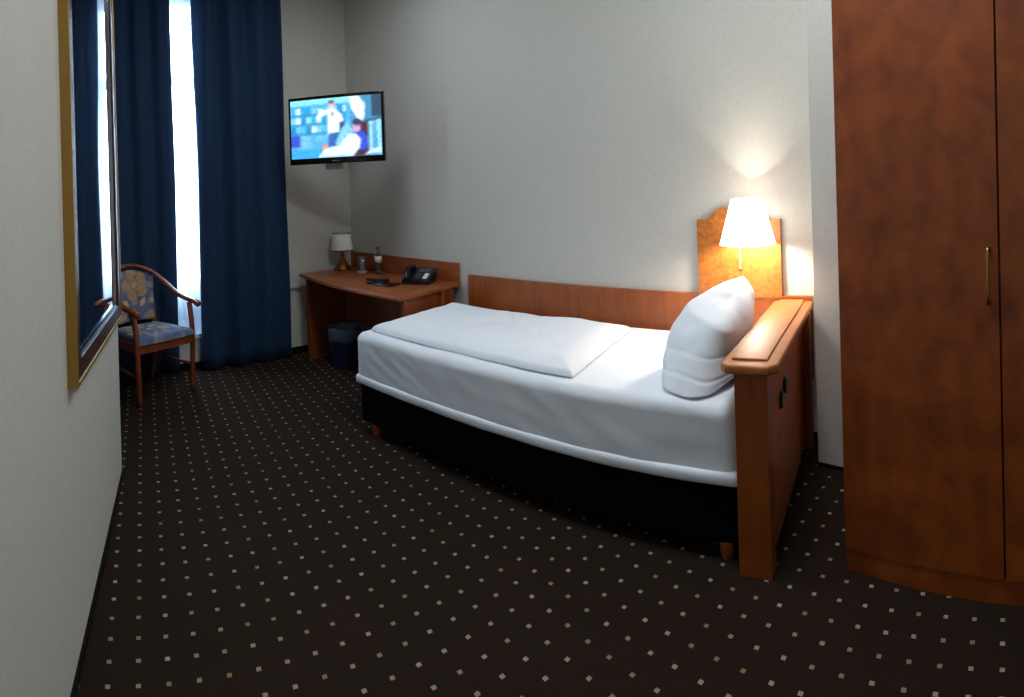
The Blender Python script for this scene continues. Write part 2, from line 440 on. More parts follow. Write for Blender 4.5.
# mattress: soft block with displaced grid
def soft_block(x0, x1, y0, y1, z0, z1, r, seg, disp, nx, ny, nz):
    bm = nb()
    def f(u, v, w):
        return Vector((x0+(x1-x0)*u, y0+(y1-y0)*v, z0+(z1-z0)*w))
    verts = {}
    def V(i, j, k):
        key = (i, j, k)
        if key not in verts:
            p = f(i/nx, j/ny, k/nz)
            c = Vector((min(max(p.x, x0+r), x1-r), min(max(p.y, y0+r), y1-r), min(max(p.z, z0+min(r, .02)), z1-r)))
            d = p-c
            if d.length > 1e-6:
                m_ = max(abs(d.x), abs(d.y), abs(d.z)); rr = r if p.z > (z0+z1)/2 else r
                p = c+d.normalized()*m_
                nrm = d.normalized()
            else: nrm = Vector((0, 0, 1))
            p = p+nrm*disp(p, nrm)
            verts[key] = bm.verts.new(p)
        return verts[key]
    for i in range(nx):
        for j in range(ny):
            bm.faces.new([V(*q) for q in ((i, j, nz), (i+1, j, nz), (i+1, j+1, nz), (i, j+1, nz))])
            bm.faces.new([V(*q) for q in ((i, j, 0), (i, j+1, 0), (i+1, j+1, 0), (i+1, j, 0))])
    for i in range(nx):
        for k in range(nz):
            bm.faces.new([V(*q) for q in ((i, 0, k), (i+1, 0, k), (i+1, 0, k+1), (i, 0, k+1))])
            bm.faces.new([V(*q) for q in ((i, ny, k), (i, ny, k+1), (i+1, ny, k+1), (i+1, ny, k))])
    for j in range(ny):
        for k in range(nz):
            bm.faces.new([V(*q) for q in ((0, j, k), (0, j, k+1), (0, j+1, k+1), (0, j+1, k))])
            bm.faces.new([V(*q) for q in ((nx, j, k), (nx, j+1, k), (nx, j+1, k+1), (nx, j, k+1))])
    return bm
def mdisp(p, n):
    a = .004*noise.noise(Vector((p.x*2.2, p.y*2.5, p.z*5)))
    if n.y < -.5:                                   # creases pulled over the front side, near the foot
        w = math.exp(-((p.x+2.45)/.28)**2)
        a += .0026*w*math.sin((p.x*.8+p.z*1.0)*60+3*noise.noise(Vector((p.x*4, 0, p.z*4))))*noise.noise(Vector((p.x*6, 3, p.z*5)))*2
        a += .003*noise.noise(Vector((p.x*7+p.z*9, 1, p.z*9)))
    if n.z > .5:
        a += .006*noise.noise(Vector((p.x*3, p.y*4, 5)))
    return a
b = soft_block(BX0, BX1, BY0, BY1, .34, .605, .05, 0, mdisp, 150, 60, 26)
obj('mattress', b, M['linen'], bed, smooth=True)
def tdisp(p, n): return .0025*noise.noise(Vector((p.x*4, p.y*6, p.z*10)))
b = soft_block(BX0+.006, BX1, BY0-.012, BY1, .300, .356, .022, 0, tdisp, 160, 50, 8)
obj('mattress_topper_edge', b, M['linen'], bed, smooth=True)
# head end
b = nb(); box(b, BX1+.002, -.420, 1.952, 2.035, 0, .752, .003); obj('front_post', b, M['bedwood_z'], bed)
b = nb(); box(b, BX1+.002, -.392, 2.93, 3.0, 0, .752, .003); obj('rear_post', b, M['bedwood_z'], bed)
b = nb(); box(b, BX1+.002, -.432, 2.035, 2.93, .03, .752, .002); obj('end_panel', b, M['bedwood_y'], bed)
cpts = [(-.592, 3.006), (-.592, 1.955), (-.567, 1.928), (-.412, 1.928), (-.378, 1.965), (-.378, 3.006)]
b = nb(); prism(b, cpts, .752, .786, .008); cap = obj('cap_rail', b, M['bedwood_y'], bed); smooth_by_angle(cap)
b = nb(); prism(b, [(-.560, 3.0), (-.560, 1.990), (-.424, 1.990), (-.424, 3.0)], .7855, .7945, .004)
o = obj('raised_field', b, M['bedwood_y'], cap); smooth_by_angle(o)
for gy, gz_ in ((2.36, .562), (2.27, .535)):
    b = nb(); lathe(b, [(.036, 0), (.036, .008), (.031, .013)], 24, Matrix.Translation((-.432, gy, gz_))@Matrix.Rotation(PI/2, 4, 'Y'))
    o = obj('round_fitting', b, M['black'], bed); o['label'] = 'round black fitting on the outer side of the head end'

# headboard on the wall: low board + tall shaped panel
hb = empty('headboard', 'cherry wall board behind the bed with a taller burl panel under the lamp', 'headboard', (KA.x, KA.y, 0), WANG)
def wl(x): return (x-KA.x)/math.cos(WANG)            # room x -> local x along the bed wall
b = nb(); box(b, wl(-2.845), wl(-.385), -.026, -.001, .35, .808, .002); obj('low_board', b, M['bedwood_x'], hb)
b = nb()
xl, xr = wl(-1.035), wl(-.548); prof = []
prof += [(xl, .796), (xr, .796), (xr, 1.232)]
xm = (xl+xr)/2
def topz(x):
    a = abs(x-xm)/((xr-xl)/2)
    if a > .80: return 1.232
    t = min(1, (.80-a)/.36); t = t*t*(3-2*t)
    return 1.232+.062*t+.012*(1-min(1, a/.5)**2)
for k in range(41):
    x = xr-(xr-xl)*k/40; prof.append((x, topz(x)))
prof = prof[:2]+prof[3:]
vs = [b.verts.new((p[0], -.030, p[1])) for p in prof]
f = b.faces.new(vs); r = bmesh.ops.extrude_face_region(b, geom=[f])
bmesh.ops.translate(b, vec=(0, .029, 0), verts=[g for g in r['geom'] if isinstance(g, bmesh.types.BMVert)])
obj('lamp_panel', b, M['burl'], hb)

# duvet: folded flat
def duvet():
    pts = [Vector((-2.705, 2.075)), Vector((-1.30, 2.065)), Vector((-1.40, 2.87)), Vector((-2.79, 2.87))]
    nx, ny = 120, 70; bm = nb(); top = []; bot = []
    for j in range(ny+1):
        rt = []; rb_ = []
        for i in range(nx+1):
            u, v = i/nx, j/ny
            p = (pts[0]*(1-u)+pts[1]*u)*(1-v)+(pts[3]*(1-u)+pts[2]*u)*v
            e = min(u*1.43, (1-u)*1.43, v*.8, (1-v)*.8)
            t = min(1, e/.11); th = .050*math.sqrt(max(0, 1-(1-t)**2))*(.6+.4*t)+.006*min(1, e/.01)
            th += .013*noise.noise(Vector((p.x*3.2, p.y*3.5, 0)))*t+.005*noise.noise(Vector((p.x*9, p.y*11, 4)))*t-.004*max(0, math.sin(p.x*16+p.y*9+4*noise.noise(Vector((p.x*2.5, p.y*3, 2)))))**6*t
            e2 = .010*noise.noise(Vector((p.x*5, p.y*5, 7)))
            z0 = .611
            rt.append(bm.verts.new((p.x+e2*(1-t), p.y+e2*(1-t), z0+.006+th)))
            rb_.append(bm.verts.new((p.x+e2*(1-t), p.y+e2*(1-t), z0)))
        top.append(rt); bot.append(rb_)
    for j in range(ny):
        for i in range(nx):
            bm.faces.new((top[j][i], top[j][i+1], top[j+1][i+1], top[j+1][i]))
            bm.faces.new((bot[j][i], bot[j+1][i], bot[j+1][i+1], bot[j][i+1]))
    for i in range(nx):
        bm.faces.new((bot[0][i], bot[0][i+1], top[0][i+1], top[0][i])); bm.faces.new((bot[ny][i+1], bot[ny][i], top[ny][i], top[ny][i+1]))
    for j in range(ny):
        bm.faces.new((bot[j+1][0], bot[j][0], top[j][0], top[j+1][0])); bm.faces.new((bot[j][nx], bot[j+1][nx], top[j+1][nx], top[j][nx]))
    return bm
tag(obj('duvet', duvet(), M['linen'], smooth=True), 'white duvet folded flat on the foot half of the bed', 'duvet')

# pillow: stuffed cushion propped in the head corner, one corner pointing up
def pillow():
    bm = nb(); cl_ = bm.edges.layers.float.new('crease_edge')
    P = dict(a=(-.878, 2.31, .900), m=(-.655, 2.10, .880), c1=(-.588, 2.15, .815), pk=(-.668, 2.655, .992), r=(-.572, 2.73, .82),
             am=(-.790, 2.47, .955), mid=(-.64, 2.42, .925),
             b=(-.990, 2.25, .745), b2=(-.77, 2.06, .740), e2=(-.60, 2.10, .70),
             c=(-.985, 2.12, .610), d=(-.770, 1.99, .610), e=(-.560, 2.05, .610),
             g=(-.90, 2.62, .79), f=(-.93, 2.66, .613), h=(-.60, 2.82, .613))
    V = {k: bm.verts.new(v) for k, v in P.items()}
    for f in (('a', 'm', 'b2', 'b'), ('m', 'c1', 'e2', 'b2'), ('b', 'b2', 'd', 'c'), ('b2', 'e2', 'e', 'd'), ('a', 'am', 'mid', 'm'), ('am', 'pk', 'mid'),
              ('m', 'mid', 'c1'), ('mid', 'pk', 'r'), ('mid', 'r', 'c1'), ('a', 'b', 'g'), ('a', 'g', 'am'), ('am', 'g', 'pk'), ('b', 'c', 'f', 'g'),
              ('pk', 'g', 'r'), ('g', 'f', 'h', 'r'), ('c1', 'r', 'h', 'e2'), ('e2', 'h', 'e'), ('c', 'd', 'e', 'h', 'f')):
        bm.faces.new([V[k] for k in f])
    for p, q, w_ in (('a', 'm', .75), ('m', 'c1', .7), ('a', 'am', .5), ('am', 'pk', .92), ('pk', 'r', .9), ('a', 'b', .25), ('c', 'd', .8), ('d', 'e', .8), ('b', 'c', .15), ('pk', 'g', .9), ('pk', 'mid', .35)):
        e = bm.edges.get((V[p], V[q]))
        if e: e[cl_] = w_
    return bm
pl = obj('pillow', pillow(), M['linen'])
subsurf(pl, 5)
dg = bpy.context.evaluated_depsgraph_get(); ev = pl.evaluated_get(dg); me2 = bpy.data.meshes.new_from_object(ev)
pl.modifiers.clear(); pl.data = me2
nrm = [v.normal.copy() for v in me2.vertices]
for v, n_ in zip(me2.vertices, nrm):
    c = v.co; d = .012*noise.noise(c*5)+.004*noise.noise(c*14)
    if n_.y < -.1:      # pulled creases across the end
        low = max(0, min(1, (.79-c.z)/.08)); wob = noise.noise(Vector((c.x*6, c.z*3, 1)))
        w1 = c.z*88+c.x*10+2.6*wob
        d -= low*.0065*max(0, math.sin(w1))**4*(.5+.5*noise.noise(Vector((c.x*8, c.z*14, 5))))
        w2 = c.z*40-c.x*30+4*noise.noise(Vector((c.x*5, c.z*5, 8)))
        d -= .003*max(0, math.sin(w2))**4*(1-low)*max(0, noise.noise(Vector((c.x*7, c.z*7, 2)))*2)
    v.co = c+n_*d
for v in me2.vertices: v.co.z = max(v.co.z, .611)
for p_ in me2.polygons: p_.use_smooth = True
tag(pl, 'plump white pillow propped against the head end under the lamp', 'pillow')

# ------------------------------------------------------------------ wall lamp
lx, off = -.703, .165
lamp_base = Vector((lx, WY(lx)-.030, 1.17))
LP = Vector((lx, WY(lx)-off, 0))
lamp = empty('wall_lamp', 'lit wall lamp with cream cone shade on the burl panel above the pillow', 'lamp', tuple(lamp_base))
def rel(x, y, z): return (x-lamp_base.x, y-lamp_base.y, z-lamp_base.z)
b = nb(); T = Matrix.Translation(rel(LP.x, LP.y, 0)); n = 64
lathe(b, [(.150, 1.112), (.148, 1.116), (.084, 1.350), (.082, 1.352), (.080, 1.350), (.145, 1.116), (.148, 1.112)], 64, T, cap0=False, cap1=False)
obj('lamp_shade', b, M['shade_lit'], lamp, smooth=True)
b = nb(); T = Matrix.Translation(rel(LP.x, LP.y, 1.185)); bmesh.ops.create_uvsphere(b, u_segments=20, v_segments=12, radius=.026, matrix=T)
obj('bulb', b, M['bulb'], lamp, smooth=True)
b = nb(); lathe(b, [(.035, 0), (.035, .012), (.02, .02)], 24, Matrix.Rotation(PI/2, 4, 'X'))
tube(b, spline([rel(lx, lamp_base.y, 1.17), rel(lx, LP.y+.05, 1.14), rel(lx, LP.y, 1.16), rel(lx, LP.y, 1.17)], 6), .007)
obj('bracket', b, M['brass'], lamp, smooth=True)
b = nb(); cx = lx-.045; tube(b, [rel(cx, LP.y, 1.15), rel(cx, LP.y, .985)], .0022, n=8)
cd = obj('pull_cord', b, M['white'], lamp)
b = nb(); bmesh.ops.create_uvsphere(b, u_segments=14, v_segments=10, radius=.011, matrix=Matrix.Translation(rel(cx, LP.y, .975)))
obj('cord_knob', b, M['brass'], cd, smooth=True)

# ------------------------------------------------------------------ desk
desk = empty('desk', 'cherry writing desk with bowed front edge in the room corner', 'desk', (0, 0, 0))
FL = Vector((-4.37, 2.556)); FR = Vector((-2.85, 2.43)); BR = Vector((-2.93, WY(-2.875)-.02)); BL = Vector((wx(3.15)+.03, WY(-4.4)-.02))
pts = []
for k in range(25):
    t = k/24; p = FL*(1-t)+FR*t; p = p+Vector((0, -1))*.055*math.sin(PI*t)
    pts.append(tuple(p))
pts += [tuple(BR), tuple(BL)]
b = nb(); prism(b, pts, .712, .740, .004); o = obj('desk_top', b, M['deskwood'], desk); smooth_by_angle(o)
def quad_panel(name, P, z0, z1, m):
    b = nb(); prism(b, P, z0, z1); return obj(name, b, m, desk)
quad_panel('side_panel', [(-4.25, 2.55), (-4.215, 2.55), (-4.235, 3.10), (-4.27, 3.10)], 0, .712, M['deskwood_z'])
quad_panel('side_panel', [(-2.915, 2.50), (-2.885, 2.50), (-2.945, 3.05), (-2.975, 3.05)], 0, .712, M['deskwood_z'])
quad_panel('modesty_panel', [(-4.20, 2.93), (-2.90, 2.88), (-2.90, 2.90), (-4.20, 2.95)], .30, .712, M['deskwood'])
b = nb()
for x0, x1 in ((-4.43, -2.955),):
    prism(b, [(x0, WY(x0)-.024), (x1, WY(x1)-.024), (x1, WY(x1)-.002), (x0, WY(x0)-.002)], .741, .888, .003)
obj('backboard', b, M['deskwood'], desk)
DZ = .7402
# desk lamp
dl = empty('desk_lamp', 'small unlit table lamp with white shade and copper foot on the desk', 'lamp', (-4.30, 2.985, DZ))
b = nb(); lathe(b, [(.070, 0), (.072, .008), (.066, .02), (.045, .045), (.028, .070), (.016, .085), (.012, .10), (.018, .112), (.010, .125), (.010, .15), (.006, .155)], 32)
obj('lamp_base', b, M['copper'], dl, smooth=True)
b = nb(); lathe(b, [(.088, .146), (.090, .150), (.072, .272), (.070, .275), (.067, .272), (.085, .150)], 40, None, False, False); sd = obj('lamp_shade', b, M['shade_off'], dl, smooth=True)
b = nb(); lathe(b, [(.091, .144), (.0915, .151), (.0885, .151), (.088, .144)], 40, None, False, False); obj('lower_trim', b, M['black'], sd); b = nb(); lathe(b, [(.074, .271), (.0725, .278), (.069, .278), (.070, .271)], 40, None, False, False)
obj('upper_trim', b, M['black'], sd)
dl.scale = (1.16, 1.16, 1.24)
# bottle, glass
bt = empty('water_bottle', 'small glass water bottle standing against the desk backboard', 'bottle', (-3.83, 3.04, DZ))
b = nb(); lathe(b, [(.030, 0), (.033, .006), (.033, .12), (.030, .145), (.016, .18), (.0125, .20), (.0125, .222)], 28); obj('bottle_body', b, M['bottleglass'], bt, smooth=True)
b = nb(); lathe(b, [(.0145, .214), (.0145, .234), (.013, .236)], 20); obj('cap', b, M['grey'], bt)
b = nb(); lathe(b, [(.0332, .10), (.0334, .10), (.0318, .155), (.030, .155)], 28, None, False, False); obj('bottle_label', b, M['label'], bt, smooth=True)
gl = empty('drinking_glass', 'clear drinking glass on a paper coaster beside the water bottle', 'glass', (-4.04, 3.02, DZ+.004))
b = nb(); lathe(b, [(.034, 0), (.046, .135), (.0445, .135), (.033, .007), (0.001, .007)], 28, None, True, False); obj('tumbler', b, M['glass'], gl, smooth=True)
b = nb(); lathe(b, [(.046, 0), (.046, .003)], 28); tag(obj('coaster', b, M['label'], loc=(-4.04, 3.02, DZ)), 'white round paper coaster under the drinking glass', 'coaster')
b = nb(); lathe(b, [(.014, 0), (.015, .003), (.013, .008), (.004, .009)], 20)
tag(obj('bottle_cap', b, M['red'], loc=(-3.86, 2.90, DZ)), 'small red cap lying in front of the water bottle', 'bottle cap')
# remote + folder
rm = empty('remote_control', 'black television remote lying on the desk left of the telephone', 'remote control', (-3.52, 2.78, DZ), .3)
b = nb(); box(b, -.10, .10, -.024, .024, .0, .02, .005); obj('remote_body', b, M['black'], rm)
b = nb()
for i in range(6):
    for j in range(3): box(b, -.07+i*.024, -.058+i*.024, -.015+j*.012, -.008+j*.012, .0195, .0225)
obj('keypad', b, M['grey'], rm)
ph_scale = .92
nt_ = empty('note_pad_folder', 'flat black note folder lying in front of the telephone', 'folder', (-3.36, 2.70, DZ), .05)
b = nb(); box(b, -.13, .13, -.06, .06, 0, .008, .003); obj('cover', b, M['black'], nt_)
b = nb(); box(b, -.125, .125, -.0575, .0575, .008, .012); obj('upper_cover', b, M['blackgloss'], nt_)
# telephone
ph = empty('telephone', 'black desk telephone with handset standing on the desk', 'telephone', (-3.19, 2.93, DZ), .42)
b = nb()
vs = box(b, -.12, .12, -.10, .10, 0, .03, .006)
vb = nb(); vb.free()
prism2 = [(-.12, -.10, .03), (.12, -.10, .03), (.12, .10, .03), (-.12, .10, .03), (-.12, -.10, .034), (.12, -.10, .034), (.12, .10, .115), (-.12, .10, .115)]
vv = [b.verts.new(p) for p in prism2]
for q in ((0, 1, 2, 3), (4, 5, 6, 7), (0, 1, 5, 4), (1, 2, 6, 5), (2, 3, 7, 6), (3, 0, 4, 7)): b.faces.new([vv[k] for k in q])
obj('phone_base', b, M['black'], ph)
SL = math.atan2(.081, .20)
TS = Matrix.Translation((0, -.10, .034))@Matrix.Rotation(SL, 4, 'X')
b = nb(); box(b, -.02, .09, .135, .185, .0, .006, .002, M=TS); o = obj('display', b, M['grey'], ph)
b = nb()
for i in range(3):
    for j in range(4): box(b, -.025+i*.024, -.008+i*.024, .03+j*.023, .044+j*.023, 0, .006, .0015, M=TS)
obj('keypad', b, M['grey'], ph); b = nb()
for j in range(5): box(b, .098, .112, .03+j*.022, .042+j*.022, 0, .005, M=TS)
obj('side_keys', b, M['grey'], ph)
b = nb(); box(b, .055, .092, .03, .115, 0, .004, M=TS); obj('number_card', b, M['label'], ph)
b = nb()
tube(b, [TS@Vector(p) for p in spline([(-.082, .005, .022), (-.082, .03, .045), (-.082, .10, .062), (-.082, .17, .045), (-.082, .195, .022)], 6)], .022, .014)
for yy in (.018, .182): lathe(b, [(.026, 0), (.028, .012), (.026, .035)], 20, TS@Matrix.Translation((-.082, yy, .004)))
hs = obj('handset', b, M['blackgloss'], ph, smooth=True)
b = nb()
cp = []
for k in range(140):
    t = k/139; a = t*2*PI*17
    base = Vector((-.10-.06*math.sin(PI*t), -.09-.06*math.sin(PI*t)+.03*t, .009))
    cp.append(base+Vector((0, .006*math.cos(a), .006*math.sin(a))))
tube(b, cp, .0018, n=6); obj('coiled_cord', b, M['black'], ph, smooth=True)

ph.scale = (ph_scale,)*3
# waste bin
bn = empty('waste_bin', 'round navy waste bin with a translucent liner under the desk', 'waste bin', (-3.89, 2.70, 0))
b = nb(); lathe(b, [(.105, 0), (.135, .30), (.131, .30), (.101, .008), (.001, .008)], 40, None, True, False); obj('bin_body', b, M['bin'], bn, smooth=False)
b = nb(); pr = []
lathe(b, [(.137, .215), (.1395, .245), (.139, .305), (.134, .318), (.128, .31), (.12, .20)], 48, None, False, False)
for v in b.verts:
    k = math.atan2(v.co.y, v.co.x); v.co.z += .012*math.sin(k*5+1)*(1 if v.co.z < .26 else .5)+.004*math.sin(k*13); v.co.x *= 1+.01*math.sin(k*11); v.co.y *= 1+.01*math.sin(k*9)
obj('bin_liner', b, M['liner'], bn, smooth=True)

bn.scale = (1.02, 1.02, 1.05)

# ------------------------------------------------------------------ television
A2 = Vector((-.868, .496)); B2 = Vector((-.7715, .636)); pL = A2*4.62; pR = B2*4.36
tc_ = (pL+pR)/2; td = (pR-pL).normalized(); tw = (pR-pL).length; tang = math.atan2(td.y, td.x)
TB, TT = 1.695, 2.245
tv = empty('television', 'flat screen television mounted high in the corner above the desk', 'television', (tc_.x, tc_.y, TB), tang)
TH = TT-TB
b = nb(); box(b, -tw/2, tw/2, 0, .045, 0, TH, .006); box(b, -tw/2+.12, tw/2-.12, .045, .075, .08, TH-.08, .01)
obj('housing', b, M['blackgloss'], tv)
# screen picture: a fine grid with painted colours
sx0, sx1, sz0, sz1 = -tw/2+.020, tw/2-.020, .048, TH-.026
b = nb(); gx, gz = 132, 92; vv = []
for j in range(gz+1): vv.append([b.verts.new((sx0+(sx1-sx0)*i/gx, -.0015, sz0+(sz1-sz0)*j/gz)) for i in range(gx+1)])
for j in range(gz):
    for i in range(gx): b.faces.new((vv[j][i], vv[j][i+1], vv[j+1][i+1], vv[j+1][i]))
M['screen'] = vcol_mat('screen_picture', 1.4)
so = obj('screen', b, M['screen'], tv)
def inpoly(x, y, P):
    r = False; j = len(P)-1
    for i in range(len(P)):
        if (P[i][1] > y) != (P[j][1] > y) and x < (P[j][0]-P[i][0])*(y-P[i][1])/(P[j][1]-P[i][1])+P[i][0]: r = not r
        j = i
    return r
def el(x, y, cx, cy, rx, ry): return ((x-cx)/rx)**2+((y-cy)/ry)**2 < 1
def tvcol(co):
    # picture coordinates: x 0..1 left-right, y 0..1 top-down
    x = (co.x-sx0)/(sx1-sx0); y = 1-(co.z-sz0)/(sz1-sz0)
    nz = noise.noise(Vector((x*9, y*7, 1)))
    c = (60+30*nz, 170+35*nz, 225)
    if y < .10: c = (120, 215, 245)
    # shelves with packs
    if x < .62 and y > .10:
        row = int((y-.10)/.16); fy = ((y-.10)/.16) % 1
        cell = noise.cell(Vector((int(x*17), row, 3)))
        c = (60+150*cell, 175+60*cell, 225+30*cell) if fy > .22 else (30, 140, 205)
        if fy > .92: c = (18, 84, 128)
        if y > .62: c = (70+40*nz, 165+25*nz, 220)
        if y > .84: c = (24, 150, 220)
    if x < .10 and .60 < y < .80: c = (20, 50, 190)
    # right: dark corner, white curtain-like light
    if x > .66:
        c = (40, 130, 190)
        if x > .86 and y < .36: c = (12, 40, 66)
        if .80 < x < .90 and y < .40: c = (30, 120, 170)
    if inpoly(x, y, [(.66, .0), (.76, .0), (.83, .14), (.82, .36), (.78, .44), (.74, .36), (.68, .2)]): c = (235, 250, 255)
    if inpoly(x, y, [(.72, .45), (.86, .43), (.86, 1), (.70, 1)]): c = (34, 8, 22)
    if inpoly(x, y, [(.86, .42), (1, .38), (1, .98), (.86, .95)]): c = (120, 205, 240)
    if inpoly(x, y, [(.91, .42), (.94, .42), (.96, .95), (.90, .95)]): c = (60, 140, 190)
    if inpoly(x, y, [(.83, .415), (1, .375), (1, .40), (.83, .44)]): c = (8, 20, 40)
    # standing figure in white shirt
    if inpoly(x, y, [(.42, .26), (.30, .36), (.29, .30), (.33, .22), (.30, .18), (.34, .17), (.40, .20), (.46, .18), (.52, .20), (.58, .30), (.60, .42), (.55, .44), (.54, .62), (.42, .62)]): c = (238, 244, 250)
    if inpoly(x, y, [(.43, .60), (.54, .58), (.60, .80), (.42, .88)]): c = (16, 74, 165)
    if el(x, y, .47, .115, .035, .06): c = (226, 170, 176)
    if el(x, y, .465, .07, .035, .03): c = (70, 60, 80)
    if el(x, y, .475, .27, .012, .04): c = (40, 110, 130)
    if inpoly(x, y, [(.55, .42), (.60, .40), (.60, .50), (.56, .52)]): c = (20, 40, 90)
    # seated figure
    if inpoly(x, y, [(.58, .50), (.66, .46), (.70, .60), (.62, .76), (.52, .84), (.50, .76)]): c = (110, 190, 220)
    if inpoly(x, y, [(.68, .62), (.80, .58), (.86, .72), (.84, .90), (.74, .90)]): c = (20, 50, 200)
    if inpoly(x, y, [(.56, .76), (.64, .64), (.72, .62), (.78, .72), (.76, .88), (.60, .92)]): c = (222, 246, 248)
    if inpoly(x, y, [(.38, .84), (.56, .80), (.76, .86), (.70, .99), (.30, .99)]): c = (214, 228, 240)
    if inpoly(x, y, [(.34, .80), (.40, .76), (.42, .84), (.36, .86)]): c = (214, 130, 110)
    if el(x, y, .735, .53, .045, .075): c = (196, 140, 190)
    if el(x, y, .74, .435, .05, .055): c = (28, 22, 60)
    if inpoly(x, y, [(.88, .90), (1, .86), (1, .94), (.80, .99)]): c = (200, 230, 250)
    return tuple(min(255, max(0, q)) for q in c)
def tvsoft(co):
    acc = [0, 0, 0]; k = 0
    for dx in (-.011, 0, .011):
        for dz in (-.008, 0, .008):
            c = tvcol(Vector((co.x+dx*tw, co.y, co.z+dz*tw))); k += 1
            for q in range(3): acc[q] += c[q]
    f = 1+.16*noise.noise(Vector((co.x*60, co.z*55, 4)))
    return tuple(min(255, (a/k*.84+38)*f) for a in acc)
paint(so, tvsoft)
b = nb(); box(b, -.035, .035, -.001, .001, .018, .026); obj('front_label', b, M['steel'], tv)
# bracket arm to the bed wall / corner
b = nb(); box(b, -.105, .03, .03, .10, -.045, .10, .008)
bk = obj('mount_box', b, mat('pale_grey_plastic', (130, 130, 126), .6), tv)
cw = Vector((-4.40, 3.15)); loc2 = Matrix.Rotation(-tang, 2)@(cw-tc_)
b = nb(); tube(b, [(0, .06, .25), (loc2.x*.5+.05, loc2.y*.5, .25), (loc2.x, loc2.y, .25)], .018); box(b, loc2.x-.07, loc2.x+.07, loc2.y-.02, loc2.y, .15, .35)
obj('wall_arm', b, M['black'], tv)

# ------------------------------------------------------------------ armchair
P1 = Vector((-3.835, .925)); P2 = Vector((-4.030, 1.405))
cu = (P2-P1).normalized(); cm = (P1+P2)/2
# local x along cu, local y = depth to the back
chang = math.atan2(cu.y, cu.x)
ch = empty('armchair', 'bentwood armchair with blue floral upholstery in front of the curtain', 'chair', (cm.x, cm.y, 0), chang)
HW = .255; DP = .42
def leg(pts, r0, r1):
    b = nb(); sp_ = spline(pts, 5); nn = len(sp_)
    tube(b, sp_, .025, .022, 12, up=(0, 1, 0), rads=[r0+(r1-r0)*i/(nn-1) for i in range(nn)])
    return obj('leg', b, M['chairwood'], ch, smooth=True)
for s in (-1, 1):
    leg([(s*HW*.97, .0, 0), (s*HW, .0, .25), (s*HW*1.02, .0, .42), (s*HW*1.03, .012, .55), (s*HW*1.08, .045, .655)], .75, .9)
    leg([(s*.20, DP+.02, 0), (s*.21, DP-.01, .25), (s*.215, DP-.01, .45), (s*.205, DP+.02, .70), (s*.17, DP+.035, .86)], .75, .85)
b = nb()
half = [(HW+.028, -.055, .648), (HW+.032, .0, .668), (HW+.035, .10, .680), (HW+.02, .20, .715), (HW-.02, .30, .80), (HW-.075, .385, .875), (HW-.16, .445, .918)]
path = half+[(0, .462, .930)]+[(-x, y, z) for x, y, z in half[::-1]]
sp_ = spline(path, 6)
rr = [1.25-.35*math.sin(PI*i/(len(sp_)-1)) for i in range(len(sp_))]
tube(b, sp_, .024, .017, 12, rads=rr); obj('arm_rail', b, M['chairwood'], ch, smooth=True)
b = nb()
prism(b, [(-HW-.012, -.02), (HW+.012, -.02), (.225, DP), (-.225, DP)], .365, .425, .004)
obj('seat_frame', b, M['chairwood'], ch)
for s in (-1, 1):
    b = nb(); tube(b, [(s*HW*.99, 0, .20), (s*.207, DP, .20)], .009, .012, 8); obj('stretcher', b, M['chairwood'], ch, smooth=True)
M['fabric'] = vcol_mat('floral_fabric', 0, .9)
def flower(x, y, s, seed):
    """returns tan amount for a flower of radius s at origin"""
    r = math.hypot(x, y)/s; a = math.atan2(y, x)
    edge = .72+.28*abs(math.cos(2.5*a+seed))
    return r < edge and r > .30*(.8+.2*math.cos(5*a))
def fabric_col(u, v):
    nz = noise.noise(Vector((u*22, v*22, 2)))
    n3 = noise.noise(Vector((u*9, v*9, 6))); c = (96+20*nz+34*n3, 104+18*nz+26*n3, 134+14*nz+8*n3)
    for fx, fy, fs, sd in ((-.02, .30, .125, 0), (.15, .06, .07, 2), (-.17, .05, .06, 1), (.20, .42, .06, 3), (-.22, .44, .05, 4)):
        if flower(u-fx, v-fy, fs, sd): c = (176+16*nz, 140+14*nz, 104)
        if math.hypot(u-fx, v-fy) < fs*.2: c = (196, 158, 100)
        k = math.atan2(v-fy, u-fx); r = math.hypot(u-fx, v-fy)/fs
        if .38 < r < .70 and abs(math.sin(2.5*k+sd)) > .93: c = (120, 112, 112)
    for lx_, ly_, an, ln in ((-.06, .13, 2.2, .08), (.05, .13, .9, .08), (.0, .05, 1.6, .07), (.11, .18, .3, .06), (-.14, .16, 2.7, .05)):
        dx, dy = u-lx_, v-ly_; p = dx*math.cos(an)+dy*math.sin(an); q = -dx*math.sin(an)+dy*math.cos(an)
        if 0 < p < ln and abs(q) < .022*math.sin(PI*p/ln): c = (200, 178, 140)
    if noise.noise(Vector((u*15+3, v*15, 9))) > .22: c = tuple(a*.45+b*.55 for a, b in zip(c, (176, 158, 134)))
    return c
# seat cushion
def cushion_grid(nu, nv, fn_top, fn_bot):
    bm = nb(); A = [[bm.verts.new(fn_top(i/nu, j/nv)) for i in range(nu+1)] for j in range(nv+1)]
    B = [[bm.verts.new(fn_bot(i/nu, j/nv)) for i in range(nu+1)] for j in range(nv+1)]
    for j in range(nv):
        for i in range(nu):
            bm.faces.new((A[j][i], A[j][i+1], A[j+1][i+1], A[j+1][i])); bm.faces.new((B[j][i], B[j+1][i], B[j+1][i+1], B[j][i+1]))
    for i in range(nu):
        bm.faces.new((B[0][i], B[0][i+1], A[0][i+1], A[0][i])); bm.faces.new((B[nv][i+1], B[nv][i], A[nv][i], A[nv][i+1]))
    for j in range(nv):
        bm.faces.new((B[j+1][0], B[j][0], A[j][0], A[j+1][0])); bm.faces.new((B[j][nu], B[j+1][nu], A[j+1][nu], A[j][nu]))
    return bm
